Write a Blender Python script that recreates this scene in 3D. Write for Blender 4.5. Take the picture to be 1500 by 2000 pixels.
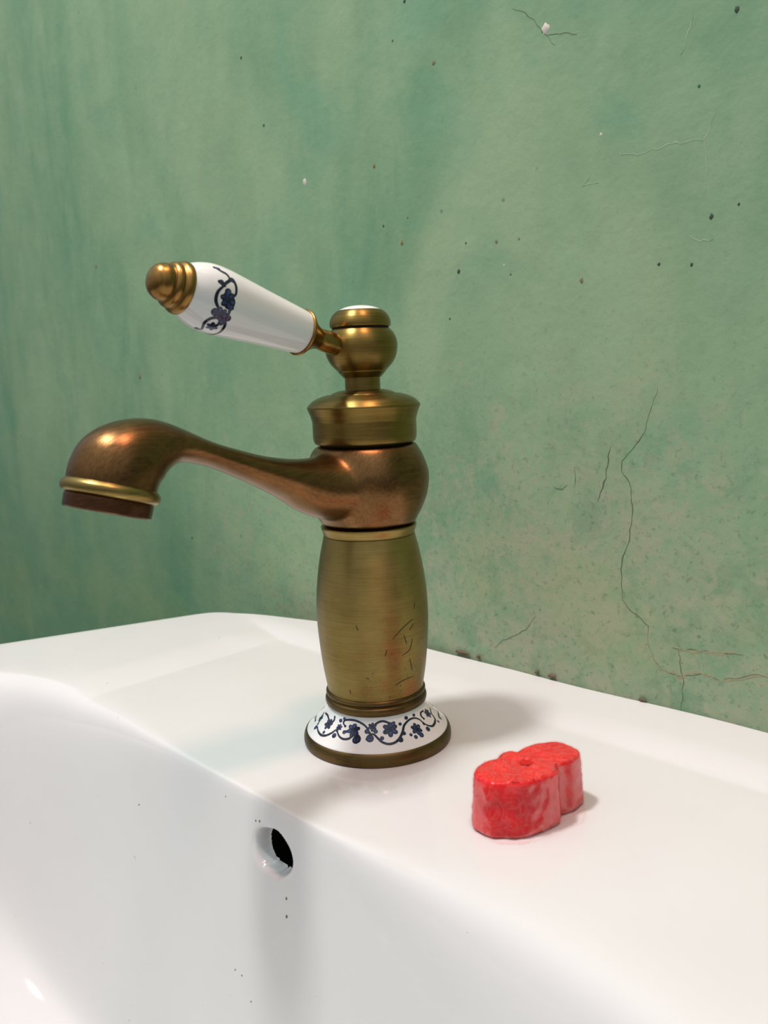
import bpy, bmesh, math, random
import numpy as np
from mathutils import Vector, Matrix, noise
random.seed(7)
PI = math.pi
MM = 0.001
scn = bpy.context.scene
col = scn.collection
for o in list(bpy.data.objects):
    bpy.data.objects.remove(o)

# ------------------------------------------------------------ camera (1500 x 2000 frame, f = 1650 px)
F = 1650.0
h = math.radians(136); p_ = math.atan((1000-742)/F*math.cos(math.radians(2.3))); a_ = math.radians(2.3)
fw = Vector((math.cos(h)*math.cos(p_), math.sin(h)*math.cos(p_), -math.sin(p_)))
r0 = Vector((math.sin(h), -math.cos(h), 0)); u0 = r0.cross(fw)
rt = r0*math.cos(a_)-u0*math.sin(a_); up = u0*math.cos(a_)+r0*math.sin(a_)
cd = bpy.data.cameras.new('camera'); cam = bpy.data.objects.new('camera', cd); col.objects.link(cam)
cam.matrix_world = Matrix(((rt.x, up.x, -fw.x, .2265), (rt.y, up.y, -fw.y, -.2106), (rt.z, up.z, -fw.z, .1357), (0, 0, 0, 1)))
cd.sensor_fit = 'HORIZONTAL'; cd.sensor_width = 36; cd.lens = 36*F/1500; cd.clip_start = .01; cd.clip_end = 50
cd.dof.use_dof = True; cd.dof.focus_distance = .33; cd.dof.aperture_fstop = 28
scn.camera = cam

# ------------------------------------------------------------ light
scn.view_settings.view_transform = 'Standard'; scn.view_settings.look = 'None'
scn.view_settings.exposure = 0.12; scn.view_settings.gamma = 1.0
scn.view_settings.use_curve_mapping = False
w = bpy.data.worlds.new('world'); scn.world = w; w.use_nodes = True
bg = w.node_tree.nodes['Background']; wn = w.node_tree
tcw = wn.nodes.new('ShaderNodeTexCoord'); sxw = wn.nodes.new('ShaderNodeSeparateXYZ'); wn.links.new(tcw.outputs['Generated'], sxw.inputs[0])
mrw = wn.nodes.new('ShaderNodeMapRange'); mrw.interpolation_type = 'SMOOTHSTEP'; wn.links.new(sxw.outputs[2], mrw.inputs[0])
mrw.inputs[1].default_value = -.3; mrw.inputs[2].default_value = 1.0; mrw.inputs[3].default_value = .11; mrw.inputs[4].default_value = .82
wn.links.new(mrw.outputs[0], bg.inputs[1]); bg.inputs[0].default_value = (.90, .97, 1.0, 1)

def area(name, loc, target, sx, sy, power, color, spread=180):
    l = bpy.data.lights.new(name, 'AREA'); l.shape = 'RECTANGLE'; l.size = sx; l.size_y = sy
    l.energy = power; l.color = color; l.spread = math.radians(spread)
    o = bpy.data.objects.new(name, l); col.objects.link(o); o.location = loc
    o.rotation_euler = (Vector(target)-Vector(loc)).to_track_quat('-Z', 'Y').to_euler()
    return o
area('bare_lamp', (-.17, -.37, 1.25), (0, 0, 0), .115, .115, 11.5, (1, .985, .96))
area('warm_lamp', (.24, -.04, 1.15), (0, 0, 0), .12, .12, 4.0, (1, .50, .41))

# ------------------------------------------------------------ materials
def mat(name):
    m = bpy.data.materials.new(name); m.use_nodes = True
    nt = m.node_tree; return m, nt, nt.nodes['Principled BSDF']
def nd(nt, t, **k):
    n = nt.nodes.new(t)
    for a, b in k.items():
        if a.startswith('i_'):
            key = a[2:]; key = int(key) if key.isdigit() else key.replace('_', ' ')
            n.inputs[key].default_value = b
        else: setattr(n, a, b)
    return n
def coords(nt, scale=(1, 1, 1), rot=(0, 0, 0)):
    tc = nd(nt, 'ShaderNodeTexCoord'); mp = nd(nt, 'ShaderNodeMapping')
    mp.inputs['Scale'].default_value = scale; mp.inputs['Rotation'].default_value = rot
    nt.links.new(tc.outputs['Object'], mp.inputs['Vector']); return mp.outputs[0]
def noi(nt, vec, scale, detail=4, rough=.55, dist=0.0):
    n = nd(nt, 'ShaderNodeTexNoise'); n.inputs['Scale'].default_value = scale; n.inputs['Detail'].default_value = detail
    n.inputs['Roughness'].default_value = rough; n.inputs['Distortion'].default_value = dist
    nt.links.new(vec, n.inputs['Vector']); return n.outputs[0]
def ramp(nt, src, stops):
    n = nd(nt, 'ShaderNodeValToRGB'); e = n.color_ramp.elements
    while len(e) < len(stops): e.new(.5)
    for i, (p, c) in enumerate(stops):
        e[i].position = p; e[i].color = (c, c, c, 1) if isinstance(c, (int, float)) else (*c, 1)
    nt.links.new(src, n.inputs[0]); return n.outputs[0]
def mix(nt, fac, a, b, mode='MIX'):
    n = nd(nt, 'ShaderNodeMix', data_type='RGBA', blend_type=mode)
    for s, v in ((0, fac), (6, a), (7, b)):
        if isinstance(v, bpy.types.NodeSocket): nt.links.new(v, n.inputs[s])
        elif s == 0: n.inputs[0].default_value = v
        else: n.inputs[s].default_value = (*v, 1)
    return n.outputs[2]
def math_(nt, op, a, b=0.0, clamp=False):
    n = nd(nt, 'ShaderNodeMath', operation=op, use_clamp=clamp)
    for i, v in enumerate((a, b)):
        if isinstance(v, bpy.types.NodeSocket): nt.links.new(v, n.inputs[i])
        else: n.inputs[i].default_value = v
    return n.outputs[0]
def bump(nt, bs, hgt, strength, dist):
    n = nd(nt, 'ShaderNodeBump'); n.inputs['Strength'].default_value = strength; n.inputs['Distance'].default_value = dist
    nt.links.new(hgt, n.inputs['Height']); nt.links.new(n.outputs[0], bs.inputs['Normal'])
def sr(r, g, b):
    f = lambda c: (c/255/12.92) if c/255 <= .04045 else ((c/255+.055)/1.055)**2.4
    return (f(r), f(g), f(b))

def brass(name, c_lo, c_hi, scale, rough=(.26, .42), patina=.5, scr=0.0, bs_=.12, aniso=0.0):
    m, nt, bs = mat(name)
    v = coords(nt, scale); v1 = coords(nt)
    br = noi(nt, v, 1.0, 5, .65)                                # brushing lines
    cl = noi(nt, v1, 70, 4, .6)                                 # patina clouds
    f = math_(nt, 'ADD', math_(nt, 'MULTIPLY', br, .5), math_(nt, 'MULTIPLY', cl, patina))
    c = mix(nt, ramp(nt, f, [(.32, 0.), (.68, 1.)]), c_lo, c_hi)
    if scr:
        tc = nd(nt, 'ShaderNodeTexCoord'); sx = nd(nt, 'ShaderNodeSeparateXYZ'); nt.links.new(tc.outputs['Object'], sx.inputs[0])
        # verdigris speckle and pits, growing towards the lower right of the column
        sp = ramp(nt, noi(nt, v1, 900, 3, .7), [(.60, 0.), (.67, 1.)])
        z = ramp(nt, math_(nt, 'MULTIPLY', sx.outputs[2], 12.0), [(.22, 1.), (.62, 0.)])
        xx = ramp(nt, math_(nt, 'ADD', math_(nt, 'MULTIPLY', sx.outputs[0], 25.0), .35), [(.5, 0.), (.75, 1.)])
        k = math_(nt, 'MULTIPLY', math_(nt, 'MULTIPLY', sp, z), math_(nt, 'ADD', math_(nt, 'MULTIPLY', xx, .8), .12))
        c = mix(nt, math_(nt, 'MULTIPLY', k, scr), c, (.03, .022, .008))
        red = math_(nt, 'MULTIPLY', math_(nt, 'MULTIPLY', ramp(nt, noi(nt, v1, 110, 2, .5), [(.48, 0.), (.62, 1.)]), z), xx)
        c = mix(nt, math_(nt, 'MULTIPLY', red, .55), c, (.42, .12, .05))
    nt.links.new(c, bs.inputs['Base Color'])
    bs.inputs['Metallic'].default_value = 1
    rr = nd(nt, 'ShaderNodeMapRange'); rr.inputs[3].default_value = rough[0]; rr.inputs[4].default_value = rough[1]
    nt.links.new(br, rr.inputs[0]); nt.links.new(rr.outputs[0], bs.inputs['Roughness'])
    bump(nt, bs, br, bs_, .0002)
    if aniso:
        tg = nd(nt, 'ShaderNodeTangent', direction_type='RADIAL', axis='Z'); nt.links.new(tg.outputs[0], bs.inputs['Tangent'])
        bs.inputs['Anisotropic'].default_value = aniso; bs.inputs['Anisotropic Rotation'].default_value = .25
    return m
M_body = brass('brushed_brass_column', (.22, .155, .045), (.42, .31, .11), (60, 60, 3200), (.36, .46), .4, .9, aniso=.85)
M_cap = brass('brushed_brass_cap', (.17, .11, .028), (.36, .25, .075), (60, 60, 3200), (.30, .40), .35, aniso=.6)
M_spout = brass('aged_copper_brass_spout', (.105, .052, .020), (.26, .135, .052), (2200, 90, 900), (.24, .38), .5, bs_=.25)
M_ring = brass('yellow_brass_ring', (.24, .165, .05), (.44, .33, .12), (60, 60, 2500), (.26, .4), .3)
M_dark = brass('tarnished_brass', (.03, .02, .010), (.14, .09, .034), (120, 120, 1800), (.33, .5), .8)
M_aer = brass('dark_copper_outlet', (.07, .03, .016), (.16, .072, .038), (300, 300, 1500), (.3, .42), .4)
M_lev = brass('golden_brass_lever', (.20, .105, .028), (.40, .23, .07), (200, 1500, 200), (.24, .38), .5)
m, nt, bs = mat('dark_gap'); bs.inputs['Base Color'].default_value = (.008, .006, .004, 1); bs.inputs['Roughness'].default_value = .8; M_gap = m

def porcelain(name, c, rough=.07, grime=0.0):
    m, nt, bs = mat(name)
    v = coords(nt)
    cc = mix(nt, ramp(nt, noi(nt, v, 18, 3, .5), [(.35, 0.), (.7, 1.)]), c, tuple(x*.965 for x in c))
    if grime:
        sp = ramp(nt, noi(nt, v, 330, 2, .5), [(.775, 0.), (.79, 1.)])
        cc = mix(nt, math_(nt, 'MULTIPLY', sp, grime), cc, (.2, .14, .1))
    nt.links.new(cc, bs.inputs['Base Color'])
    bs.inputs['Roughness'].default_value = rough; bs.inputs['Specular IOR Level'].default_value = .5
    bump(nt, bs, noi(nt, v, 60, 2, .4), .05, .0006)
    return m
M_basin = porcelain('white_glazed_ceramic', (.655, .66, .66), .07, .6)
M_porc = porcelain('white_porcelain', (.74, .75, .74), .06)
m, nt, bs = mat('cobalt_ink'); v = coords(nt)
cc = mix(nt, ramp(nt, noi(nt, v, 700, 2, .5), [(.4, 0.), (.6, 1.)]), (.006, .007, .014), (.016, .020, .05))
nt.links.new(cc, bs.inputs['Base Color']); bs.inputs['Roughness'].default_value = .12; M_ink = m
m, nt, bs = mat('cobalt_petal'); v = coords(nt)
cc = mix(nt, ramp(nt, noi(nt, v, 900, 2, .5), [(.38, 0.), (.62, 1.)]), (.012, .015, .035), (.045, .075, .24))
nt.links.new(cc, bs.inputs['Base Color']); bs.inputs['Roughness'].default_value = .12; M_petal = m

# painted plaster -------------------------------------------------
def plaster(name, worn):
    m, nt, bs = mat(name)
    tc = nd(nt, 'ShaderNodeTexCoord'); sx = nd(nt, 'ShaderNodeSeparateXYZ'); nt.links.new(tc.outputs['Object'], sx.inputs[0])
    v = coords(nt); vs = coords(nt, (1, 1, .38), (0, .12, 0))
    big = noi(nt, vs, 9, 4, .55, .6)
    med = noi(nt, vs, 34, 5, .6, .4)
    c = mix(nt, ramp(nt, big, [(.32, 0.), (.68, 1.)]), sr(100, 142, 110), sr(140, 165, 130))
    c = mix(nt, math_(nt, 'MULTIPLY', ramp(nt, med, [(.42, 0.), (.66, 1.)]), .38), c, sr(146, 172, 138))
    teal = ramp(nt, noi(nt, v, 16, 3, .5, .8), [(.56, 0.), (.72, 1.)])
    c = mix(nt, math_(nt, 'MULTIPLY', teal, .32), c, sr(88, 146, 120))
    if worn:
        # beige plaster showing through where the paint is rubbed away: low on the wall, right of the tap
        fz = ramp(nt, math_(nt, 'ADD', math_(nt, 'MULTIPLY', sx.outputs[2], 3.2), .2), [(.12, .9), (.46, .60), (.72, .12), (1., 0.)])
        fx = ramp(nt, math_(nt, 'ADD', math_(nt, 'MULTIPLY', sx.outputs[0], 2.0), .6), [(.0, .1), (.2, .6), (.45, .85), (.62, 1.)])
        area_ = math_(nt, 'MULTIPLY', fz, fx)
        pat = noi(nt, v, 13, 7, .72, .5)
        fine = noi(nt, v, 150, 7, .82, .3)
        k = math_(nt, 'ADD', math_(nt, 'MULTIPLY', pat, .42), math_(nt, 'MULTIPLY', fine, .58))
        k = math_(nt, 'SUBTRACT', k, math_(nt, 'SUBTRACT', .66, math_(nt, 'MULTIPLY', area_, .26)))
        k = ramp(nt, math_(nt, 'ADD', math_(nt, 'MULTIPLY', k, 6.0), .3), [(.0, 0.), (.85, 1.)])
        c = mix(nt, math_(nt, 'MULTIPLY', k, .68), c, sr(164, 160, 136))
        isl = math_(nt, 'MULTIPLY', ramp(nt, noi(nt, v, 62, 6, .7, .6), [(.50, 0.), (.60, 1.)]), area_)
        c = mix(nt, math_(nt, 'MULTIPLY', isl, .55), c, sr(98, 136, 106))
        # deeper unworn paint plus painted-in shade, beyond the left end of the basin
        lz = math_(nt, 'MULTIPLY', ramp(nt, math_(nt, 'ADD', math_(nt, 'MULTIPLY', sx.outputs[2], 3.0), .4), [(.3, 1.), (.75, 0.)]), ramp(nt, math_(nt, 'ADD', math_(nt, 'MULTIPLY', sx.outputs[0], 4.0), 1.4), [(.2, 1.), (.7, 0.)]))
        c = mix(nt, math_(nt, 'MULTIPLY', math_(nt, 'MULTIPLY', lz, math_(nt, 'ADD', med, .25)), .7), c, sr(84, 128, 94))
        yel = math_(nt, 'MULTIPLY', ramp(nt, noi(nt, v, 10, 4, .6), [(.5, 0.), (.66, 1.)]), fz)
        c = mix(nt, math_(nt, 'MULTIPLY', yel, .3), c, sr(158, 168, 118))
        # dark green mould grains
        g = ramp(nt, noi(nt, v, 330, 5, .75), [(.55, 0.), (.66, 1.)])
        gm = math_(nt, 'MULTIPLY', g, math_(nt, 'ADD', math_(nt, 'MULTIPLY', area_, .75), .12))
        c = mix(nt, math_(nt, 'MULTIPLY', gm, .7), c, sr(62, 98, 76))
        vo = nd(nt, 'ShaderNodeTexVoronoi'); vo.inputs['Scale'].default_value = 75; nt.links.new(v, vo.inputs['Vector'])
        dots = ramp(nt, vo.outputs['Distance'], [(.05, 1.), (.09, 0.)])
        sel = ramp(nt, noi(nt, v, 40, 2, .5), [(.58, 0.), (.64, 1.)])
        c = mix(nt, math_(nt, 'MULTIPLY', math_(nt, 'MULTIPLY', dots, sel), .5), c, sr(74, 84, 62))
    else:
        st = noi(nt, coords(nt, (1, 1, .16)), 42, 4, .6)
        c = mix(nt, math_(nt, 'MULTIPLY', ramp(nt, st, [(.45, 0.), (.65, 1.)]), .35), c, sr(146, 170, 140))
        # darker green low down in the corner
        dz = ramp(nt, math_(nt, 'ADD', math_(nt, 'MULTIPLY', sx.outputs[2], 2.6), .25), [(.05, 1.), (.62, 0.)])
        c = mix(nt, math_(nt, 'MULTIPLY', dz, .55), c, sr(72, 116, 86))
    nt.links.new(c, bs.inputs['Base Color'])
    bs.inputs['Roughness'].default_value = .62; bs.inputs['Specular IOR Level'].default_value = .3
    hb = math_(nt, 'ADD', math_(nt, 'MULTIPLY', noi(nt, v, 22, 4, .5), 1.0), math_(nt, 'MULTIPLY', noi(nt, v, 240, 3, .6), .12))
    bump(nt, bs, hb, .35, .0035)
    return m
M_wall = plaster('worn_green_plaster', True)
def flat(name, c, r=.8):
    m, nt, bs = mat(name)
    v = coords(nt)
    nt.links.new(mix(nt, noi(nt, v, 200, 3, .6), tuple(x*.75 for x in c), tuple(min(1, x*1.25) for x in c)), bs.inputs['Base Color'])
    bs.inputs['Roughness'].default_value = r; return m
M_crack = flat('crack_shadow', sr(88, 98, 72)); M_lcrack = flat('pale_crack', sr(146, 168, 134)); M_tcrack = flat('bare_plaster_vein', sr(146, 146, 114))
M_sp = dict(k=flat('dark_speck', sr(52, 70, 52)), t=flat('brown_stain', sr(112, 112, 90)), o=flat('rust_spot', sr(120, 100, 50)),
            g=flat('green_speck', sr(30, 110, 80)), w=flat('white_filler', sr(196, 190, 180)))
M_dirt = flat('brown_dirt', sr(100, 84, 66))

# ------------------------------------------------------------ helpers
def link(name, me, m, parent=None, loc=None, smooth=True, sharp=35):
    if smooth:
        for p in me.polygons: p.use_smooth = True
        if sharp: me.set_sharp_from_angle(angle=math.radians(sharp))
    o = bpy.data.objects.new(name, me); col.objects.link(o)
    if m: me.materials.append(m)
    if parent: o.parent = parent
    if loc: o.location = loc
    return o
def tag(o, label=None, cat=None, group=None, kind=None):
    for k, v in (('label', label), ('category', cat), ('group', group), ('kind', kind)):
        if v: o[k] = v
    return o
def frame(axis, origin=(0, 0, 0)):
    z = Vector(axis).normalized(); x = Vector((1, 0, 0)); x = (x-z*x.dot(z)).normalized(); y = z.cross(x)
    o = Vector(origin)
    return Matrix(((x.x, y.x, z.x, o.x), (x.y, y.y, z.y, o.y), (x.z, y.z, z.z, o.z), (0, 0, 0, 1)))
def smooth_prof(pts, n=6):
    """Catmull-Rom through (r,z) points; a repeated point keeps a hard corner"""
    out = []
    segs = []; cur = [pts[0]]
    for q in pts[1:]:
        if q == cur[-1]: segs.append(cur); cur = [q]
        else: cur.append(q)
    segs.append(cur)
    for s in segs:
        if len(s) == 1: continue
        if len(s) == 2: pp = list(s)
        else:
            pp = []
            e = [s[0]]+s+[s[-1]]
            for i in range(1, len(e)-2):
                for k in range(n):
                    t = k/n; a, b, c, d = e[i-1], e[i], e[i+1], e[i+2]
                    pp.append(tuple(.5*((2*b[j])+(-a[j]+c[j])*t+(2*a[j]-5*b[j]+4*c[j]-d[j])*t*t+(-a[j]+3*b[j]-3*c[j]+d[j])*t**3) for j in (0, 1)))
            pp.append(s[-1])
        if out and out[-1] == pp[0]: pp = pp[1:]
        out += pp
    return out
def revolve(name, prof, m, parent=None, M=None, seg=96, sharp=35, n=6):
    pr = smooth_prof(prof, n); vs = []; fs = []
    for r, z in pr:
        r = max(r, 0)
        for i in range(seg):
            a = 2*PI*i/seg; vs.append(Vector((r*math.cos(a), r*math.sin(a), z))*MM)
    k = len(pr)
    for j in range(k-1):
        for i in range(seg):
            i2 = (i+1) % seg
            fs.append((j*seg+i, j*seg+i2, (j+1)*seg+i2, (j+1)*seg+i))
    me = bpy.data.meshes.new(name)
    bm = bmesh.new(); bv = [bm.verts.new(M @ v if M else v) for v in vs]
    for f in fs: bm.faces.new([bv[i] for i in f])
    if pr[0][0] > 1e-6: bm.faces.new([bv[i] for i in range(seg)][::-1])
    if pr[-1][0] > 1e-6: bm.faces.new([bv[(k-1)*seg+i] for i in range(seg)])
    bmesh.ops.remove_doubles(bm, verts=bm.verts, dist=1e-7)
    bmesh.ops.recalc_face_normals(bm, faces=bm.faces)
    bm.to_mesh(me); bm.free()
    return link(name, me, m, parent, sharp=sharp)
BAND1= [('l', [(-78.1, 11.64), (-81.6, 12.39), (-80.7, 13.29), (-75.3, 13.75), (-67.1, 13.82), (-59.0, 13.04), (-53.9, 11.94), (-50.7, 10.47)]), ('l', [(-85.0, 9.78), (-80.3, 8.7), (-75.3, 8.23), (-70.1, 8.53), (-66.7, 9.48), (-62.6, 9.76), (-59.5, 9.04), (-59.7, 8.16), (-61.7, 7.87)]), ('l', [(-48.2, 11.21), (-47.1, 11.95), (-43.6, 13.24), (-37.5, 13.79), (-31.7, 13.23), (-28.7, 12.29), (-30.0, 11.44)]), ('l', [(-52.9, 8.84), (-51.1, 9.87), (-47.0, 10.17), (-43.1, 9.1), (-39.5, 8.02), (-34.1, 7.35), (-28.4, 7.54), (-23.6, 8.41), (-18.5, 9.93), (-14.3, 11.53), (-6.1, 12.56), (1.7, 12.4), (7.0, 11.28), (8.2, 9.82)]), ('l', [(13.1, 11.03), (12.1, 12.05), (14.4, 12.93), (19.7, 12.89)]), ('l', [(8.5, 10.14), (11.6, 8.98), (16.3, 8.15), (22.6, 8.29), (28.8, 8.92), (31.8, 10.51), (38.1, 11.28)]), ('l', [(-113.8, 7.96), (-107.3, 7.39), (-100.9, 7.16), (-95.4, 7.59), (-90.6, 8.69), (-87.8, 9.73), (-83.9, 10.97)]), ('l', [(-118.7, 12.2), (-111.4, 12.27), (-104.4, 11.58)]), ('l', [(-117.4, 8.58), (-120.4, 10.07), (-124.4, 11.5)]), ('l', [(-97.2, 13.14), (-96.1, 12.0), (-100.2, 10.61)]), ('l', [(-74.7, 10.27), (-70.8, 11.06), (-68.5, 12.38)]), ('l', [(51.7, 8.16), (39.3, 8.06), (39.0, 7.24)]), ('f', (-100.9, 10.54, 1.65)), ('f', (-67.7, 11.04, 1.9)), ('f', (-48.3, 12.25, 1.24)), ('f', (-30.2, 11.14, 2.15)), ('f', (-3.3, 9.51, 1.74)), ('f', (25.2, 11.42, 1.49)), ('f', (-121.4, 10.13, 1.08)), ('f', (-84.6, 10.93, 0.99)), ('b', (-62.7, 8.51, 1.16)), ('b', (-50.2, 9.09, 1.16)), ('b', (-86.3, 12.84, 0.66)), ('b', (-81.9, 13.74, 0.54)), ('b', (2.1, 13.34, 0.58)), ('b', (-9.2, 13.41, 0.66)), ('b', (-23.0, 7.99, 0.83)), ('b', (-39.2, 9.02, 0.62)), ('b', (-2.0, 7.64, 0.83)), ('b', (-8.3, 7.63, 0.62)), ('b', (-11.9, 8.56, 0.5)), ('b', (8.7, 8.19, 0.79)), ('b', (-85.8, 8.46, 0.79)), ('b', (-17.9, 9.42, 0.62)), ('b', (-18.5, 12.11, 0.54)), ('b', (-99.8, 8.1, 0.54)), ('b', (-116.5, 7.58, 0.74)), ('b', (38.7, 7.72, 0.66)), ('b', (29.8, 7.75, 0.5)), ('b', (-53.5, 10.9, 0.74)), ('b', (-44.9, 10.9, 0.66)), ('b', (-76.7, 10.01, 0.62)), ('b', (-25.3, 12.8, 0.58))]
BAND2= [('l', [(49.8, 68.64), (42.9, 67.02), (38.6, 65.22), (29.3, 64.42)]), ('l', [(18.3, 68.12), (14.5, 67.04), (23.4, 65.22), (31.4, 63.48), (20.7, 62.44), (6.7, 62.39), (-1.3, 63.45)]), ('l', [(14.2, 66.54), (1.3, 68.28), (-11.6, 68.55), (-22.0, 67.51), (-30.2, 65.13)]), ('l', [(5.7, 65.69), (-7.3, 66.23), (-18.9, 64.53), (-18.7, 63.01)]), ('l', [(5.1, 64.65), (-6.0, 62.73), (-17.9, 62.55)]), ('l', [(-88.6, 67.72), (-80.9, 66.81), (-61.4, 68.08), (-47.2, 67.44), (-40.2, 65.18), (-45.3, 62.59), (-61.8, 61.66), (-78.3, 61.69), (-98.6, 62.93)]), ('l', [(-32.5, 64.92), (-29.2, 63.18), (-23.9, 63.12)]), ('f', (-7.1, 64.73, 1.95)), ('f', (-33.8, 65.56, 1.7)), ('f', (-61.7, 65.3, 1.44)), ('b', (-33.4, 67.33, 1.02)), ('b', (-36.1, 62.52, 0.85)), ('b', (29.8, 63.53, 0.76)), ('b', (18.4, 67.47, 0.68)), ('b', (-48.1, 63.81, 0.85)), ('b', (5.6, 65.07, 0.85)), ('b', (-17.6, 63.09, 0.76)), ('b', (48.1, 67.63, 0.59)), ('b', (-85.8, 67.78, 0.64))]
CRACKS= [[(66.9, 128.8), (65.0, 122.5), (62.6, 116.1), (61.1, 111.5), (59.1, 107.7), (55.6, 104.4), (51.9, 100.0), (51.4, 96.1), (55.1, 91.5), (56.2, 85.8), (56.4, 79.1), (55.7, 72.3), (54.7, 66.3), (52.3, 60.1), (51.6, 54.1), (51.9, 48.1), (52.4, 43.2), (56.5, 38.8), (60.7, 36.6), (63.4, 34.1), (64.0, 27.3), (65.6, 22.6)], [(46.5, 106.0), (45.5, 99.7), (44.4, 92.8), (42.2, 86.8), (40.5, 82.7)], [(8.8, 28.4), (4.1, 22.0), (-2.7, 17.3), (-9.7, 13.7), (-14.7, 9.2)], [(76.6, 26.9), (77.7, 20.3), (78.8, 14.7), (78.4, 6.8), (77.5, 0.6)], [(65.6, 22.6), (69.2, 17.4), (77.3, 16.3), (86.0, 19.3), (93.5, 18.6), (100.7, 20.8), (105.9, 23.4), (111.0, 23.7)], [(74.2, 27.4), (83.9, 27.9), (93.2, 29.4), (102.2, 30.3)], [(29.7, 97.1), (30.0, 91.0), (29.7, 88.0)], [(18.9, 87.3), (23.8, 87.1), (26.1, 88.8)], [(1.5, 283.1), (7.5, 279.7), (12.8, 274.0), (16.6, 268.8), (21.7, 263.3)], [(17.9, 268.1), (24.3, 266.8), (31.7, 264.3)]]
LIGHTCR= [[(49.5, 217.1), (57.5, 215.0), (64.1, 215.0), (71.5, 215.8), (83.8, 214.3)], [(87.5, 223.6), (85.7, 218.6), (83.8, 214.1), (84.4, 206.2), (84.1, 198.9)], [(77.2, 183.2), (82.4, 180.5), (87.4, 180.3)], [(37.6, 210.5), (33.9, 208.1), (41.3, 207.8)], [(79.0, 256.0), (76.2, 249.8), (74.2, 245.0)]]
SPOTS= [(-42.5, 274.4, 1.3, 't'), (-82.9, 238.6, 1.15, 'o'), (-65.9, 200.1, 1.15, 'o'), (-26.3, 194.6, 0.58, 'k'), (-9.1, 192.8, 1.01, 't'), (-30.9, 182.7, 1.01, 'k'), (33.5, 171.8, 1.15, 't'), (66.7, 174.1, 0.72, 'k'), (86.6, 188.1, 1.01, 'k'), (96.2, 190.6, 0.58, 'k'), (-1.7, 178.2, 0.43, 'k'), (93.9, 253.5, 1.15, 'k'), (81.2, 232.7, 0.72, 'g'), (17.3, 270.6, 2.02, 'w'), (-78.1, 209.7, 0.72, 'k'), (-67.5, 290.8, 0.58, 'k'), (79.5, 172.4, 0.72, 'k'), (2.9, 192.3, 0.58, 't'), (-36.9, 162.3, 0.58, 'k'), (-5.2, 182.6, 0.43, 'w'), (42.2, 225.4, 0.72, 'w'), (-61.7, 211.1, 0.43, 'k'), (-276.3, 33.9, 0.99, 'k'), (-381.6, 227.1, 1.65, 't'), (-330.3, 145.1, 1.98, 't'), (-186.0, 316.6, 0.99, 'k'), (-169.0, 277.0, 0.99, 'k'), (-59.0, 305.2, 0.99, 'k'), (-136.3, 241.2, 1.65, 'w')]
SCRATCH= [('l', [(-0.4, 50.32), (-5.3, 49.51), (-14.0, 47.79), (-23.7, 44.71)]), ('l', [(-30.3, 40.68), (-32.1, 38.65)]), ('l', [(-59.6, 50.12), (-57.8, 48.54)]), ('l', [(0.9, 48.56), (-4.2, 46.84)]), ('l', [(4.1, 56.05), (3.4, 54.17)]), ('l', [(-20.5, 26.67), (-12.0, 27.89), (2.9, 28.35)]), ('l', [(-11.4, 45.23), (-8.6, 41.95)]), ('l', [(-0.9, 43.05), (-4.0, 39.36), (-12.9, 37.87)]), ('l', [(-72.7, 25.25), (-72.6, 23.85)]), ('l', [(-52.5, 30.42), (-50.1, 30.34)]), ('l', [(-3.7, 35.76), (0.5, 30.86)])]
# ------------------------------------------------------------ walls
WY = 91.0; CX = -276.0
def wall(name, a, b, z0, z1, m, thick, n):
    me = bpy.data.meshes.new(name); bm = bmesh.new()
    a = Vector(a); b = Vector(b); n = Vector(n)
    q = [(a, z0), (b, z0), (b, z1), (a, z1)]
    f = [bm.verts.new(Vector((p.x, p.y, z))*MM) for p, z in q]; k = [bm.verts.new((Vector((p.x, p.y, z))+Vector((n.x, n.y, 0))*thick)*MM) for p, z in q]
    bm.faces.new(f); bm.faces.new(k[::-1])
    for i in range(4): bm.faces.new((f[i], f[(i+1) % 4], k[(i+1) % 4], k[i]))
    bmesh.ops.recalc_face_normals(bm, faces=bm.faces); bm.to_mesh(me); bm.free()
    return tag(link(name, me, m, smooth=False), kind='structure')
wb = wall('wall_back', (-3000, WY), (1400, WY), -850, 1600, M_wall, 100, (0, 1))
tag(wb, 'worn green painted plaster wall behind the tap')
fl = wall('floor', (-3000, -1500), (1400, -1500), -870, -850, flat('grey_concrete', (.3, .29, .27)), 1591, (0, 1))

def strip(name, pts, w, m, parent, jit=.35):
    """thin proud vein on the back wall along a polyline of (x, z) in mm"""
    P = []
    for (x0, z0), (x1, z1) in zip(pts, pts[1:]):
        L = math.hypot(x1-x0, z1-z0); n = max(2, int(L/1.6))
        for i in range(n):
            t = i/n; P.append((x0+(x1-x0)*t+random.uniform(-jit, jit), z0+(z1-z0)*t+random.uniform(-jit, jit)))
    P.append(pts[-1])
    bm = bmesh.new(); rows = []
    for i, (x, z) in enumerate(P):
        a = P[max(0, i-1)]; b = P[min(len(P)-1, i+1)]; dx, dz = b[0]-a[0], b[1]-a[1]; L = math.hypot(dx, dz) or 1
        t = i/(len(P)-1); ww = w*(.25+.75*min(1, 4*min(t, 1-t)))*random.uniform(.5, 1.3)/2
        nx, nz = -dz/L*ww, dx/L*ww
        rows.append([bm.verts.new(Vector((x+nx, WY-.02, z+nz))*MM), bm.verts.new(Vector((x, WY-.10, z))*MM), bm.verts.new(Vector((x-nx, WY-.02, z-nz))*MM)])
    for r, s in zip(rows, rows[1:]):
        bm.faces.new((r[0], r[1], s[1], s[0])); bm.faces.new((r[1], r[2], s[2], s[1]))
    me = bpy.data.meshes.new(name); bm.to_mesh(me); bm.free()
    return link(name, me, m, parent, sharp=0)
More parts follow.
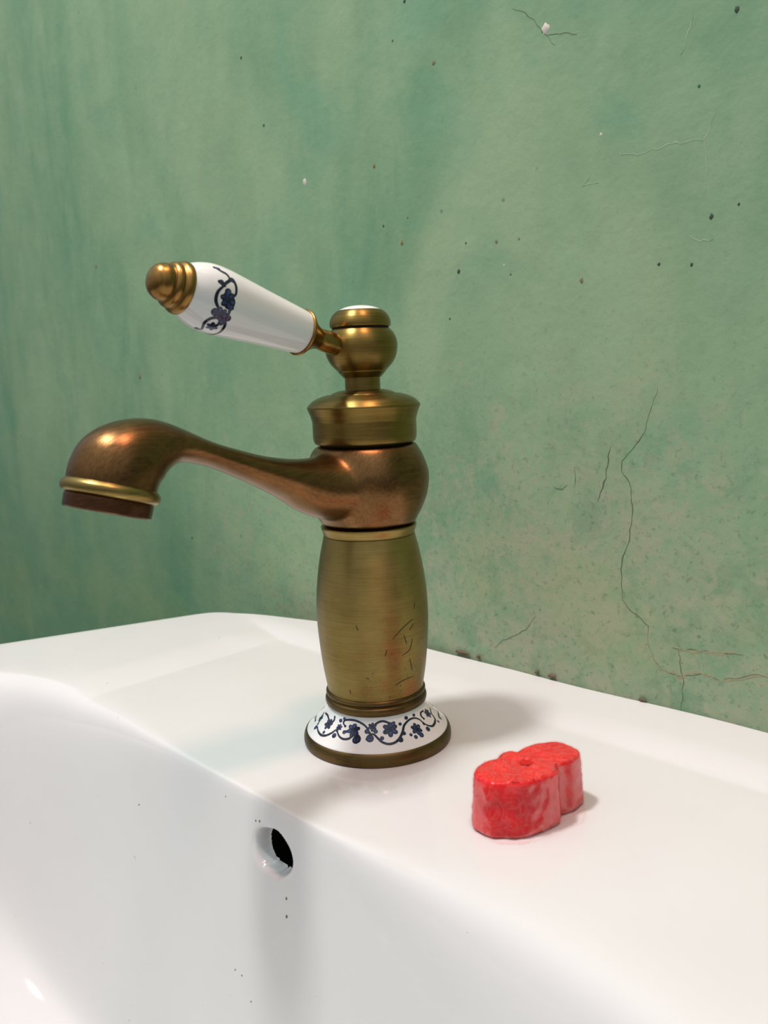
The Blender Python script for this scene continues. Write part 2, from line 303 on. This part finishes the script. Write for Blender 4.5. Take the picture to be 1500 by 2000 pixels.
for i, q in enumerate(CRACKS):
    if i in (4, 5):
        strip('plaster_vein', q, 1.3, M_tcrack, wb, .8)
        strip('crack', q, .32, M_crack, wb, .5)
    else:
        strip('crack', q, (.42 if i in (0, 3) else .6 if i == 1 else .32), M_crack if i not in (1,) else M_sp['g'] if False else M_crack, wb)
for q in LIGHTCR: strip('crack', q, .45, M_lcrack, wb, .5)
for x, z, r, k in SPOTS:
    bm = bmesh.new(); n = 14; c = bm.verts.new(Vector((x, WY-.35*r-.05, z))*MM)
    ring = [bm.verts.new(Vector((x+r*random.uniform(.6, 1.05)*math.cos(2*PI*i/n), WY-.01, z+r*random.uniform(.7, 1.25)*math.sin(2*PI*i/n)))*MM) for i in range(n)]
    for i in range(n): bm.faces.new((c, ring[i], ring[(i+1) % n]))
    me = bpy.data.meshes.new('wall_speck'); bm.to_mesh(me); bm.free()
    link('wall_speck', me, M_sp[k], wb, sharp=0)

# ------------------------------------------------------------ wash basin
BCX, BCY, BA, BB, BN = 0.0, -195.0, 215.0, 135.0, 4.0
def interp(x, pts):
    return float(np.interp(x, [p[0] for p in pts], [p[1] for p in pts]))
def sstep(a, b, x):
    t = np.clip((x-a)/(b-a), 0, 1); return t*t*(3-2*t)
def deck_z(x, y):
    # raised rim at the back, left and right; lowered tap ledge
    hb = 1.0+1.5*np.maximum(sstep(20, 100, x), sstep(-40, -130, x))
    xl = -129.5-.02*(y)                                            # crisp crease on the left
    q = lambda t: np.clip(t, 0, 1)*(2-np.clip(t, 0, 1))
    back = q((y-51)/17)*hb*1.2
    g_ = sstep(-78, -35, y)*(1-sstep(30, 60, y))
    left = 2.6*(q((xl-x)/26)*g_+sstep(-14, 50, xl-x)*(1-g_))
    right = 2.5*sstep(150, 172, x)
    z = np.maximum(np.maximum(back, left), right)
    return z
def basin_z(x, y):
    rho = (np.abs((x-BCX)/BA)**BN+np.abs((y-BCY)/BB)**BN)**(1/BN)
    t = (1-rho)*BB
    wd = .45+3.4*sstep(25, 115, x)+2.2*sstep(-30, -130, x)          # lip softness
    m_ = 6.5
    a = t/wd
    wallz = -m_*wd*(np.where(a > 30, a, np.log1p(np.exp(np.minimum(a, 30)))))
    bot = -138+95*np.clip(np.abs(x)/200, 0, 1.2)**4+12*np.clip(np.abs(y-BCY)/135, 0, 1.3)**4
    k = 16.0
    d = np.clip((wallz-bot)/k, -40, 40)
    bowl = bot+k*np.log1p(np.exp(d))
    bowl -= k*np.log1p(np.exp(np.clip((0-bot)/k, -40, 40)))-(0-bot)  # remove offset at deck
    return deck_z(x, y)*np.exp(-np.maximum(t+10, 0)/10)+bowl
back_pts = [(-202.9, 46.3), (-199, 54.5), (-192, 59.5), (-166.6, 70.2), (-132.7, 80.7), (-95, 85.5), (-52.2, 87.5), (-3.3, 89.6), (60, 89.8), (260, 89.8)]
def dens(lo, hi, base, spots):
    """1-D grid with local refinement: spots = (a, b, step)"""
    xs = [lo]
    while xs[-1] < hi:
        s = base
        for a, b, st in spots:
            if a <= xs[-1] <= b: s = min(s, st)
            else:
                dd = min(abs(xs[-1]-a), abs(xs[-1]-b)); s = min(s, st+dd*.12)
        xs.append(xs[-1]+s)
    xs[-1] = hi; return np.array(xs)
X0 = dens(-245, 250, 6, [(-215, -120, 1.3), (0, 26, .3), (26, 150, 2.2)])
Y0 = dens(-370, 90, 6, [(-73, -67, .2), (-67, -59, .085), (-92, -73, .5), (-59, -54, .4), (-54, 70, 1.5), (-110, -92, .8)])
XX, YY = np.meshgrid(X0, Y0, indexing='ij')
# warp the last stretch of the grid onto the real outline (curved back edge, tapered left edge)
yb = np.interp(XX, [p[0] for p in back_pts], [p[1] for p in back_pts])
wy = sstep(-40, 90, YY)
Y1 = YY+(yb-90)*np.clip((YY+40)/130, 0, 1)
xlft = -219.0-.34*(np.maximum(Y1, -120)+4.6)*-1
xlft = np.where(Y1 > -400, -220.7+(Y1+4.6)*.345, 0)
X1 = np.where(XX < -120, -120+(XX+120)*(np.abs(xlft+120)/125), XX)
yb2 = np.interp(X1, [p[0] for p in back_pts], [p[1] for p in back_pts])
Y1 = YY+(yb2-90)*np.clip((YY+40)/130, 0, 1)
ZZ = basin_z(X1, Y1)
# overflow hole pushed into the back wall of the bowl
HX, HZ, HR = 13.9, -15.6, 10.0
rho = np.sqrt(((X1-HX)/HR)**2+((ZZ-HZ)/(HR*.74))**2)
near = (Y1 < -50) & (Y1 > -110)
rag = 1+.035*np.sin(5*np.arctan2(ZZ-HZ, X1-HX)+1)
push = np.where(near, (1-sstep(.90, 1.03, rho/rag)), 0)
lipr = np.where(near, (1-sstep(.95, 1.2, rho)), 0)*.6
DEP = 5.6
Y2 = Y1+push*DEP+lipr
nx, ny = XX.shape
idx = np.arange(nx*ny).reshape(nx, ny)
verts = np.stack([X1, Y2, ZZ], -1).reshape(-1, 3)
keep = (push < .999)
faces = []
kk = keep
q = kk[:-1, :-1] | kk[1:, :-1] | kk[1:, 1:] | kk[:-1, 1:]
I, J = np.nonzero(q)
faces = np.stack([idx[I, J], idx[I+1, J], idx[I+1, J+1], idx[I, J+1]], -1)
# border rings: rounded edge, apron going down, turned under
bd = [(i, 0) for i in range(nx)]+[(nx-1, j) for j in range(1, ny)]+[(i, ny-1) for i in range(nx-2, -1, -1)]+[(0, j) for j in range(ny-2, 0, -1)]
bi = np.array([idx[i, j] for i, j in bd]); B = verts[bi].copy(); nb = len(bi)
tan = np.roll(B, -1, 0)-np.roll(B, 1, 0); nrm = np.stack([tan[:, 1], -tan[:, 0]], -1); nrm /= np.linalg.norm(nrm, axis=1)[:, None]+1e-9
for _ in range(30): nrm = (nrm+np.roll(nrm, 1, 0)+np.roll(nrm, -1, 0))/3
nrm /= np.linalg.norm(nrm, axis=1)[:, None]
rings = [bi]; extra = []
R = 1.2
prof = [(R*math.sin(a), -R*(1-math.cos(a))) for a in np.linspace(0.25, PI/2, 6)]+[(R, -30), (R-4, -70), (R-30, -130)]
base = len(verts)
for off, dz in prof:
    P = B.copy(); P[:, :2] += nrm*off
    P[:, 1] = np.minimum(P[:, 1], WY-.05)
    P[:, 2] = B[:, 2]+dz if dz > -5 else dz
    extra.append(P); rings.append(base+np.arange(nb)); base += nb
verts = np.concatenate([verts]+extra)
rf = []
for a, b in zip(rings, rings[1:]):
    rf.append(np.stack([np.roll(a, -1), a, b, np.roll(b, -1)], -1))
faces = np.concatenate([faces]+rf)
me = bpy.data.meshes.new('basin_body')
me.from_pydata((verts*MM).tolist(), [], faces.tolist()); me.update()
basin = bpy.data.objects.new('wash_basin', None); col.objects.link(basin)
tag(basin, 'white glazed ceramic wash basin against the green wall', 'basin')
bo = link('basin_body', me, M_basin, basin, sharp=0)
# dark unglazed channel behind the overflow hole
bm = bmesh.new(); bmesh.ops.create_cube(bm, size=1)
for v in bm.verts: v.co = Vector((HX+v.co.x*27, -44+v.co.y*30, HZ+v.co.z*25))*MM
fr = [f for f in bm.faces if f.normal.y < -.5]; bmesh.ops.delete(bm, geom=fr, context='FACES')
bmesh.ops.reverse_faces(bm, faces=bm.faces)
me = bpy.data.meshes.new('overflow_channel'); bm.to_mesh(me); bm.free()
oc = link('overflow_channel', me, M_gap, basin, smooth=False); oc['label'] = 'dark overflow hole in the bowl wall'
# small grime flecks round the hole and in the bowl
def fleck(x, z, r):
    y = None
    ys = np.linspace(-110, -45, 900); zz = basin_z(np.full(900, x), ys); y = ys[np.argmin(np.abs(zz-z))]
    bm = bmesh.new(); bmesh.ops.create_icosphere(bm, subdivisions=1, radius=r*MM)
    for v in bm.verts: v.co = Vector((v.co.x*random.uniform(.7, 1.2), v.co.y*.5, v.co.z*random.uniform(.8, 1.6)))+Vector((x, y-.05, z))*MM
    me = bpy.data.meshes.new('dirt_fleck'); bm.to_mesh(me); bm.free(); link('dirt_fleck', me, M_dirt, basin, sharp=0)
for f in [(4.2, -8.2, .35), (6.3, -7.7, .4), (22.8, -27, .45), (23.5, -32.5, .5), (-14, -6, .25), (-72, -28, .35), (-2, -62, .3), (2, -62, .3), (8, -68, .3)]: fleck(*f)

# crumbs of old sealant between the basin and the wall
for k, (x, w_) in enumerate([(-34, 8), (18, 4), (62, 3), (10, 2), (-24, 2)]):
    bm = bmesh.new(); bmesh.ops.create_icosphere(bm, subdivisions=3, radius=1)
    for v in bm.verts:
        n = noise.noise(v.co*2.3+Vector((k*7, 0, 0)))*.45+1
        v.co = Vector((x+v.co.x*w_/2*n, WY-.9+v.co.y*.7*n, 2.9+v.co.z*.8*n))*MM
    me = bpy.data.meshes.new('sealant_crumb'); bm.to_mesh(me); bm.free(); link('sealant_crumb', me, M_dirt, wb, sharp=0)

# ------------------------------------------------------------ tap
tap = bpy.data.objects.new('basin_faucet', None); col.objects.link(tap)
tag(tap, 'antique brass single lever faucet with blue flowered porcelain lever and foot', 'faucet')
def P2(l): return [(r, z) for z, r in l]
br = revolve('base_ring', [(26, 0), (27.9, 0), (27.9, 0), (28.15, .5), (28.3, 1.5), (28.2, 2.8), (27.7, 4.2), (27.1, 4.9), (27.1, 4.9), (26, 4.9)], M_dark, tap)
br['label'] = 'tarnished brown brass foot ring'
pb = revolve('porcelain_foot', [(26.6, 4.2), (26.9, 5.0), (25.3, 6.5), (23.3, 8.5), (21.3, 10.5), (19.8, 12.3), (18.9, 13.8), (18.3, 15.4)], M_porc, tap)
pb['label'] = 'white porcelain foot with blue vine painting'
revolve('lower_collar', [(18.0, 15.2), (18.7, 15.2), (18.7, 15.2), (19.1, 15.6), (19.35, 16.6), (19.2, 17.7), (18.7, 18.2), (18.4, 18.4), (18.5, 18.8), (18.9, 19.4), (18.9, 20.2), (18.5, 20.7), (18.2, 20.8), (17.9, 20.9), (16, 20.9)], M_dark, tap)
bc = revolve('body_column', [(17.5, 20.4), (18.1, 20.5), (18.1, 20.5), (19.45, 29), (20.4, 38), (20.95, 47), (20.8, 56), (20.0, 64), (18.7, 72), (16.95, 79.6), (16.95, 79.6), (16.2, 80.0)], M_body, tap)
revolve('upper_ring', [(16.2, 79.8), (16.9, 79.9), (17.0, 80.4), (17.5, 82.0), (17.7, 82.4), (17.7, 82.4), (17.7, 83.2), (17.7, 83.2), (17.0, 83.5)], M_ring, tap)
revolve('gap_ring', [(16.5, 110), (16.5, 115)], M_gap, tap)

# spout body: bulb and swept spout fused into one surface
bulb = [(16.8, 83.3), (17.5, 84.2), (19.0, 87.0), (20.4, 89.7), (22.2, 94.5), (22.95, 99.8), (22.6, 103.6), (20.8, 108.7), (19.4, 111.2), (18.3, 112.9), (18.3, 112.9), (17, 113.0)]
bo_ = revolve('bulb', bulb, None)
secs = [(-99.9, 107.2, 17, 12.6, 12.6), (-98.4, 112.0, 18, 12.9, 12.8), (-95.3, 116.0, 33, 12.7, 12.6), (-90.6, 118.4, 55, 10.6, 11.6), (-84.2, 119.6, 74, 8.0, 9.8), (-76.8, 118.6, 96, 5.2, 7.8),
        (-67, 115.2, 106, 4.0, 6.9), (-56.3, 111.1, 111, 4.5, 7.3), (-47.2, 107.6, 113, 5.4, 8.4), (-36.5, 103.9, 114, 7.3, 10), (-27.5, 100.8, 108, 9.9, 12.2), (-18, 99.2, 98, 11.8, 14.8), (-6, 99, 90, 11.5, 16)]
# catmull subdivision of the sections
S = [tuple(float(v) for v in s) for s in secs]; E_ = [S[0]]+S+[S[-1]]; SS = []
for i in range(1, len(E_)-2):
    for k in range(6):
        t = k/6; a, b, c, d = E_[i-1], E_[i], E_[i+1], E_[i+2]
        SS.append(tuple(.5*((2*b[j])+(-a[j]+c[j])*t+(2*a[j]-5*b[j]+4*c[j]-d[j])*t*t+(-a[j]+3*b[j]-3*c[j]+d[j])*t**3) for j in range(5)))
SS.append(S[-1])
bm = bmesh.new(); rows = []
for cy, cz, ang, a, b in SS:
    g = math.radians(ang)     # tangent runs from straight down (0) to +Y (90), measured from the outlet
    T = Vector((0, -math.sin(g)*-1, math.cos(g))) if ang > 30 else Vector((0, math.sin(g), math.cos(g)))
    N = Vector((0, -T.z, T.y)); X = Vector((1, 0, 0))
    rows.append([bm.verts.new((Vector((0, cy, cz))+N*a*math.cos(2*PI*i/64)+X*b*math.sin(2*PI*i/64))*MM) for i in range(64)])
for r, s in zip(rows, rows[1:]):
    for i in range(64): bm.faces.new((r[i], r[(i+1) % 64], s[(i+1) % 64], s[i]))
bm.faces.new(rows[0][::-1]); bm.faces.new(rows[-1]); bmesh.ops.recalc_face_normals(bm, faces=bm.faces)
me = bpy.data.meshes.new('sp'); bm.to_mesh(me); bm.free(); so_ = link('sp', me, None)
bm = bmesh.new(); bm.from_mesh(bo_.data); bm.from_mesh(so_.data)
me = bpy.data.meshes.new('spout_body'); bm.to_mesh(me); bm.free()
sp = link('spout_body', me, M_spout, tap, sharp=0)
for o in (bo_, so_): bpy.data.objects.remove(o)
md = sp.modifiers.new('r', 'REMESH'); md.mode = 'VOXEL'; md.voxel_size = .00055; md.use_smooth_shade = True
md = sp.modifiers.new('s', 'SMOOTH'); md.iterations = 14; md.factor = .5
dg = bpy.context.evaluated_depsgraph_get(); dg.update()
me2 = bpy.data.meshes.new_from_object(sp.evaluated_get(dg)); sp.modifiers.clear(); sp.data = me2
for p in me2.polygons: p.use_smooth = True
if not me2.materials: me2.materials.append(M_spout)
vg = sp.vertex_groups.new(name='blend')
co = np.empty(len(me2.vertices)*3, 'f'); me2.vertices.foreach_get('co', co); ys = co[1::3]*1000
wts = sstep(12, -4, ys)*sstep(-80, -55, ys)
for i in np.nonzero(wts > .01)[0]: vg.add([int(i)], float(wts[i]), 'REPLACE')
md = sp.modifiers.new('s', 'SMOOTH'); md.iterations = 70; md.factor = .7; md.vertex_group = 'blend'
dg = bpy.context.evaluated_depsgraph_get(); dg.update()
me3 = bpy.data.meshes.new_from_object(sp.evaluated_get(dg)); sp.modifiers.clear(); sp.data = me3; sp.vertex_groups.clear()
sp['label'] = 'brown aged brass spout with round body'
g = math.radians(17); NZ = frame((0, math.sin(g), math.cos(g)), Vector((0, -99.9, 107.2))*MM)
revolve('outlet_ring', [(12.0, -1.6), (13.0, -1.6), (13.7, -1.0), (14.0, 0), (13.9, .9), (13.3, 1.7), (12.6, 2.2), (11.5, 2.3)], M_ring, sp, NZ)
ae = revolve('aerator', [(12.0, -1.2), (12.3, -2.0), (12.5, -2.6), (12.4, -5.8), (12.4, -5.8), (12.0, -6.2), (12.0, -6.2), (10.6, -6.2), (10.6, -6.2), (10.4, -5.0), (10.4, -5.0), (0, -5.0)], M_aer, sp, NZ)
ae['label'] = 'dark copper outlet collar'

# cap
revolve('valve_cap', [(16.5, 113.3), (17.8, 113.4), (17.8, 113.4), (18.5, 114.0), (18.9, 115.6), (18.95, 118), (18.95, 121.6), (18.95, 121.6), (19.1, 122.0), (19.1, 122.0), (19.5, 123.6), (20.2, 125.4), (20.6, 126.4), (20.6, 126.4), (20.4, 127.1), (18.6, 128.9), (16.0, 130.2), (13.6, 130.9), (13.6, 130.9), (13.4, 130.0), (13.4, 130.0), (10, 130.0)], M_cap, tap)
revolve('cap_boss', [(12.4, 129.6), (12.2, 130.6), (11.6, 131.2), (9.8, 132.0), (7.6, 132.5), (7.6, 132.5), (6.3, 132.6)], M_cap, tap)
revolve('stem', [(6.4, 131.5), (6.4, 137.6)], M_cap, tap)
kn = revolve('lever_knob', [(5.5, 136.8), (6.7, 136.9), (7.0, 137.2), (8.6, 138.9), (8.6, 138.9), (8.75, 139.3), (9.1, 139.6), (9.1, 139.6), (11.0, 141.6), (12.5, 144.3), (13.1, 147.6), (12.9, 150.0), (12.0, 152.2), (10.6, 153.9), (10.6, 153.9), (10.0, 154.2), (9.9, 154.3), (9.9, 154.5), (9.9, 154.5), (10.7, 154.7), (11.0, 155.4), (10.9, 156.8), (10.2, 158.5), (9.0, 159.9), (7.9, 160.6), (7.9, 160.6), (7.3, 160.5)], M_cap, tap)
kb = revolve('porcelain_button', [(7.5, 160.3), (7.3, 160.8), (5.2, 161.7), (2.6, 162.2), (0, 162.35)], M_porc, kn); kb['label'] = 'white porcelain button'
gr = revolve('knob_groove', [(10.2, 154.05), (10.15, 154.5)], M_gap, kn)

# lever
LV = frame((0, -.964, .266), Vector((0, 0, 145.1))*MM)
revolve('lever_shaft', [(3.7, 9), (3.75, 17), (3.6, 19.6), (3.7, 21), (4.5, 23.2), (6.0, 25.6), (7.3, 27.2), (7.9, 28.0), (7.9, 28.6), (7.4, 28.9)], M_lev, tap, LV)
lp = revolve('lever_grip', [(7.0, 28.3), (7.3, 29), (8.0, 36), (8.9, 46), (9.8, 55), (10.4, 62), (10.3, 67), (9.3, 71), (7.7, 74.6)], M_porc, tap, LV); lp['label'] = 'white porcelain grip with blue scroll band'
revolve('lever_finial', [(7.3, 74.2), (7.8, 74.4), (8.0, 75.4), (7.7, 76.4), (7.0, 77.0), (6.7, 77.3), (6.9, 77.9), (6.7, 78.9), (6.0, 79.6), (5.5, 79.8), (5.6, 80.5), (5.4, 82), (4.4, 83.8), (2.6, 85.0), (0, 85.5)], M_lev, tap, LV)

# painted vines ----------------------------------------------------
def surf(prof, off, M=None):
    zs = [p[1] for p in prof]; rs = [p[0] for p in prof]
    def f(th, z):
        r = float(np.interp(z, zs, rs))+off; a = math.radians(th); v = Vector((r*math.cos(a), r*math.sin(a), z))*MM
        return M @ v if M else v
    return f
def paint(name, shapes, prof, M, w, parent, copies, slope, ink=None, only=2):
    line = bmesh.new(); pet = bmesh.new()
    pr = smooth_prof(prof); zs = np.array([p[1] for p in pr]); rs = np.array([p[0] for p in pr])
    f = surf(pr, .05, M); f2 = surf(pr, .07, M)
    def disc(bm, th, z, r, fn, sq=1., rot=0.):
        R_ = float(np.interp(z, zs, rs)); n = 12; cs = bm.verts.new(fn(th, z)); ring = []
        for i in range(n):
            a = 2*PI*i/n; u = r*math.cos(a); v = r*sq*math.sin(a); u, v = u*math.cos(rot)-v*math.sin(rot), u*math.sin(rot)+v*math.cos(rot)
            ring.append(bm.verts.new(fn(th+math.degrees(u/R_), z+v*slope)))
        for i in range(n): bm.faces.new((cs, ring[i], ring[(i+1) % n]))
    for dth in copies:
        for k, v in shapes:
            if k == 'l':
                pts = [v[0]]+list(v)+[v[-1]]; P = []
                for i in range(1, len(pts)-2):
                    for s in range(6):
                        t = s/6; a, b, c, d = pts[i-1], pts[i], pts[i+1], pts[i+2]
                        P.append(tuple(.5*((2*b[j])+(-a[j]+c[j])*t+(2*a[j]-5*b[j]+4*c[j]-d[j])*t*t+(-a[j]+3*b[j]-3*c[j]+d[j])*t**3) for j in (0, 1)))
                P.append(v[-1]); prev = None
                for i, (th, z) in enumerate(P):
                    a = P[max(0, i-1)]; b = P[min(len(P)-1, i+1)]; R_ = float(np.interp(z, zs, rs))
                    du = math.radians(b[0]-a[0])*R_; dv = (b[1]-a[1])/slope; L = math.hypot(du, dv) or 1
                    t = i/(len(P)-1); ww = w*(.55+.45*math.sin(PI*t))/2
                    ou, ov = -dv/L*ww, du/L*ww
                    cur = [line.verts.new(f(th+dth+math.degrees(ou/R_), z+ov*slope)), line.verts.new(f(th+dth-math.degrees(ou/R_), z-ov*slope))]
                    if prev: line.faces.new((prev[0], prev[1], cur[1], cur[0]))
                    prev = cur
                for e in (v[0], v[-1]): disc(line, e[0]+dth, e[1], w*.55, f)
            elif k == 'b':
                th, z, r = v; disc(line, th+dth, z, r*1.25, f); disc(pet, th+dth, z, r*.8, f2)
            else:
                th, z, r = v; r *= 1.3; R_ = float(np.interp(z, zs, rs)); n = 6
                for q in range(n):
                    a = 2*PI*q/n+.4; c_ = (th+dth+math.degrees(r*.62*math.cos(a)/R_), z+r*.62*math.sin(a)*slope)
                    disc(line, c_[0], c_[1], r*.46, f, .75, a); disc(pet, c_[0], c_[1], r*.29, f2, .65, a)
                disc(line, th+dth, z, r*.26, f2)
    for nm, bm, m in ((name, line, ink or M_ink), ('blue_petals', pet, M_petal))[:only]:
        me = bpy.data.meshes.new(nm); bm.to_mesh(me); bm.free(); o = link(nm, me, m, parent, sharp=0)
        for p in me.polygons: p.use_smooth = True
FOOT = [(26.9, 5.0), (25.3, 6.5), (23.3, 8.5), (21.3, 10.5), (19.8, 12.3), (18.9, 13.8), (18.3, 15.4)]
GRIP = [(7.3, 29), (8.0, 36), (8.9, 46), (9.8, 55), (10.4, 62), (10.3, 67), (9.3, 71), (7.7, 74.6)]
paint('vine_painting', BAND1, FOOT, None, .95, pb, (0, 180), .72)
paint('scroll_painting', BAND2, GRIP, LV, 1.05, lp, (0, 180), 1.0)

COLP = [(18.1, 20.5), (19.45, 29), (20.4, 38), (20.95, 47), (20.8, 56), (20.0, 64), (18.7, 72), (16.95, 79.6)]
paint('scratches', SCRATCH, COLP, None, .28, bc, (0,), 1.0, M_gap, 1)
# ------------------------------------------------------------ soap
m, nt, bs = mat('red_translucent_soap'); v = coords(nt)
cc = mix(nt, ramp(nt, noi(nt, v, 120, 3, .6), [(.35, 0.), (.7, 1.)]), (.60, .002, .008), (.80, .010, .015))
nt.links.new(cc, bs.inputs['Base Color'])
bs.inputs['Subsurface Weight'].default_value = .35; bs.inputs['Subsurface Radius'].default_value = (1, .12, .08); bs.inputs['Subsurface Scale'].default_value = .006
bs.inputs['Transmission Weight'].default_value = .12; bs.inputs['IOR'].default_value = 1.4
bs.inputs['Roughness'].default_value = .22; bump(nt, bs, noi(nt, v, 260, 4, .6), .3, .0006); M_soap = m
m, nt, bs = mat('crinkled_clear_film'); v = coords(nt)
nz = noi(nt, coords(nt, (1, 1, 1), (.4, .2, .3)), 170, 5, .62, 1.6)
rdg = ramp(nt, nz, [(.44, 0.), (.5, 1.), (.56, 0.)])
out = nt.nodes['Material Output']; tr = nd(nt, 'ShaderNodeBsdfTransparent'); tr.inputs[0].default_value = (1, .93, .93, 1)
bs.inputs['Base Color'].default_value = (.85, .45, .42, 1); bs.inputs['Roughness'].default_value = .16
bump(nt, bs, noi(nt, v, 230, 4, .6, .8), .8, .0012)
fac = math_(nt, 'ADD', math_(nt, 'MULTIPLY', rdg, .10), .016)
mx = nd(nt, 'ShaderNodeMixShader'); nt.links.new(fac, mx.inputs[0]); nt.links.new(tr.outputs[0], mx.inputs[1]); nt.links.new(bs.outputs[0], mx.inputs[2])
nt.links.new(mx.outputs[0], out.inputs[0]); M_film = m
M_dot = flat('dark_red_dot', (.5, .002, .006), .3)
TOP = [(69.5, -24.8), (68.3, -22.0), (68.2, -17.6), (69.7, -14.0), (68.6, -11.1), (68.4, -9.1), (69.3, -7.4), (71.5, -6.6), (71.3, -2.0), (71.9, 1.9), (73.9, 5.2), (75.4, 7.5), (78.1, 8.9), (80.6, 8.8), (82.5, 8.2), (85.3, 7.5), (86.9, 5.2), (87.6, -0.1), (86.4, -3.2), (85.9, -5.6), (88.2, -8.8), (88.0, -12.1), (87.5, -15.2), (86.1, -20.3), (83.9, -23.7), (81.1, -25.6), (79.4, -27.6), (76.2, -27.9), (72.2, -27.3)]
SC = Vector((78.3, -9.5, 0)); N_ = 140
def resample(pts, n):
    pts = [Vector(p) for p in pts]; pts.append(pts[0]); L = [0]
    for a, b in zip(pts, pts[1:]): L.append(L[-1]+(b-a).length)
    return [Vector((float(np.interp(L[-1]*i/n, L, [p.x for p in pts])), float(np.interp(L[-1]*i/n, L, [p.y for p in pts])))) for i in range(n)]
out_ = resample(TOP, N_)
for _ in range(2): out_ = [(out_[i-1]+out_[i]*2+out_[(i+1) % N_])/4 for i in range(N_)]
def soap_mesh(name, off, disp, seed, top, m, parent, hole, z0=0.05):
    bm = bmesh.new(); rows = []
    lv = [(z0, -.6), (.8, .15)]+[(1.2+i*(top-2.2)/14, .3) for i in range(15)]+[(top-.35, 0), (top, -.7)]
    for zi, (z, o) in enumerate(lv):
        row = []
        for i, q in enumerate(out_):
            d = Vector((q.x-SC.x, q.y-SC.y, 0)); s = 1+.075*(1-z/top); dn = d.normalized()
            P = Vector((SC.x, SC.y, 0))+d*s+dn*(o+off)+Vector((0, 0, z))
            n = noise.noise(P*.32+Vector((seed, 0, 0)))*1.0+noise.noise(P*.9+Vector((seed, 9, 0)))*.5
            rd = 1-abs(noise.noise(Vector((P.x*.3+P.z*.25, P.y*.3-P.z*.2, seed))))*2.2
            P += dn*disp*(n*.9+.8*max(0, rd)**3)*min(1, .25+z/3)
            row.append(bm.verts.new(P*MM))
        rows.append(row)
    for r, s in zip(rows, rows[1:]):
        for i in range(N_): bm.faces.new((r[i], r[(i+1) % N_], s[(i+1) % N_], s[i]))
    # top face: shrinking rings with a small dimple near the middle
    prev = rows[-1]; C0 = Vector((77.9, -10.5, 0))
    K = 22
    for k in range(1, K):
        t = 1-k/K; row = []
        for i, q in enumerate(out_):
            d = Vector((q.x-C0.x, q.y-C0.y, 0)); P = C0+d*t; z = top+noise.noise(P*.45+Vector((0, seed, 0)))*disp*.9+noise.noise(P*1.5)*disp*.25
            if hole: z -= 1.1*(1-min(1, (P-C0).length/2.4)**4)
            P.z = z-.0; row.append(bm.verts.new(P*MM))
        for i in range(N_): bm.faces.new((prev[i], prev[(i+1) % N_], row[(i+1) % N_], row[i]))
        prev = row
    bm.faces.new(prev); bm.faces.new(rows[0][::-1])
    me = bpy.data.meshes.new(name); bm.to_mesh(me); bm.free()
    return link(name, me, m, parent, sharp=0)
soap = bpy.data.objects.new('soap_bar', None); col.objects.link(soap); soap.location = (SC.x*MM, SC.y*MM, 0)
tag(soap, 'small translucent red soap with scalloped sides, wrapped in crinkled clear film', 'soap')
inv = Vector((-SC.x*MM, -SC.y*MM, 0))
s1 = soap_mesh('soap_block', 0, .35, 3, 17.3, M_soap, soap, True); s1.location = inv
s2 = soap_mesh('film_wrapper', .38, .37, 3, 17.6, M_film, soap, True, .12); s2.location = inv; s2['label'] = 'crinkled clear plastic film'
bm = bmesh.new(); bmesh.ops.create_circle(bm, cap_ends=True, segments=20, radius=1)
for v in bm.verts: v.co = Vector((77.9+v.co.x*1.9+random.uniform(-.12, .12), -10.5+v.co.y*1.9, 17.25))*MM
me = bpy.data.meshes.new('pressed_dot'); bm.to_mesh(me); bm.free(); d_ = link('pressed_dot', me, M_dot, soap, sharp=0); d_.location = inv
# loose folds of film low on the front and at the right side
def flap(pts_a, pts_b, name='film_fold'):
    bm = bmesh.new(); n = 26; rows = []
    for i in range(n+1):
        t = i/n
        a = Vector([float(np.interp(t, np.linspace(0, 1, len(pts_a)), [p[j] for p in pts_a])) for j in range(3)])
        b = Vector([float(np.interp(t, np.linspace(0, 1, len(pts_b)), [p[j] for p in pts_b])) for j in range(3)])
        row = []
        for k in range(7):
            P = a.lerp(b, k/6); P += Vector((noise.noise(P*.9), noise.noise(P*.9+Vector((5, 0, 0))), noise.noise(P*.8+Vector((0, 5, 0)))))*.5
            P.z = max(P.z, .15); row.append(bm.verts.new(P*MM))
        rows.append(row)
    for r, s in zip(rows, rows[1:]):
        for k in range(6): bm.faces.new((r[k], r[k+1], s[k+1], s[k]))
    me = bpy.data.meshes.new(name); bm.to_mesh(me); bm.free(); o = link(name, me, M_film, soap, sharp=0); o.location = inv
flap([(75.2, -29.6, 3.5), (81, -29.3, 1.2), (86.5, -24.2, 1.6), (90.0, -16, 4.6), (91.6, -6, 5.6)], [(76.2, -30.6, 1.6), (82, -30.6, .3), (88, -25.4, .3), (91.6, -16.6, 2.6), (92.8, -6.2, 3.6)])
flap([(91.0, -6.5, 15.5), (90.4, -3, 12), (90.2, 0, 6), (89.8, 4, 1.5)], [(90.4, -9.5, 14.5), (91.6, -7, 9), (92.6, -5, 3), (92.0, 0, .3)])
flap([(73.8, -29.8, 7.5), (75.5, -30.0, 4.5), (79, -29.6, 2.5)], [(74.6, -30.6, 6.8), (76.3, -30.9, 3.4), (79.4, -30.5, 1.3)])
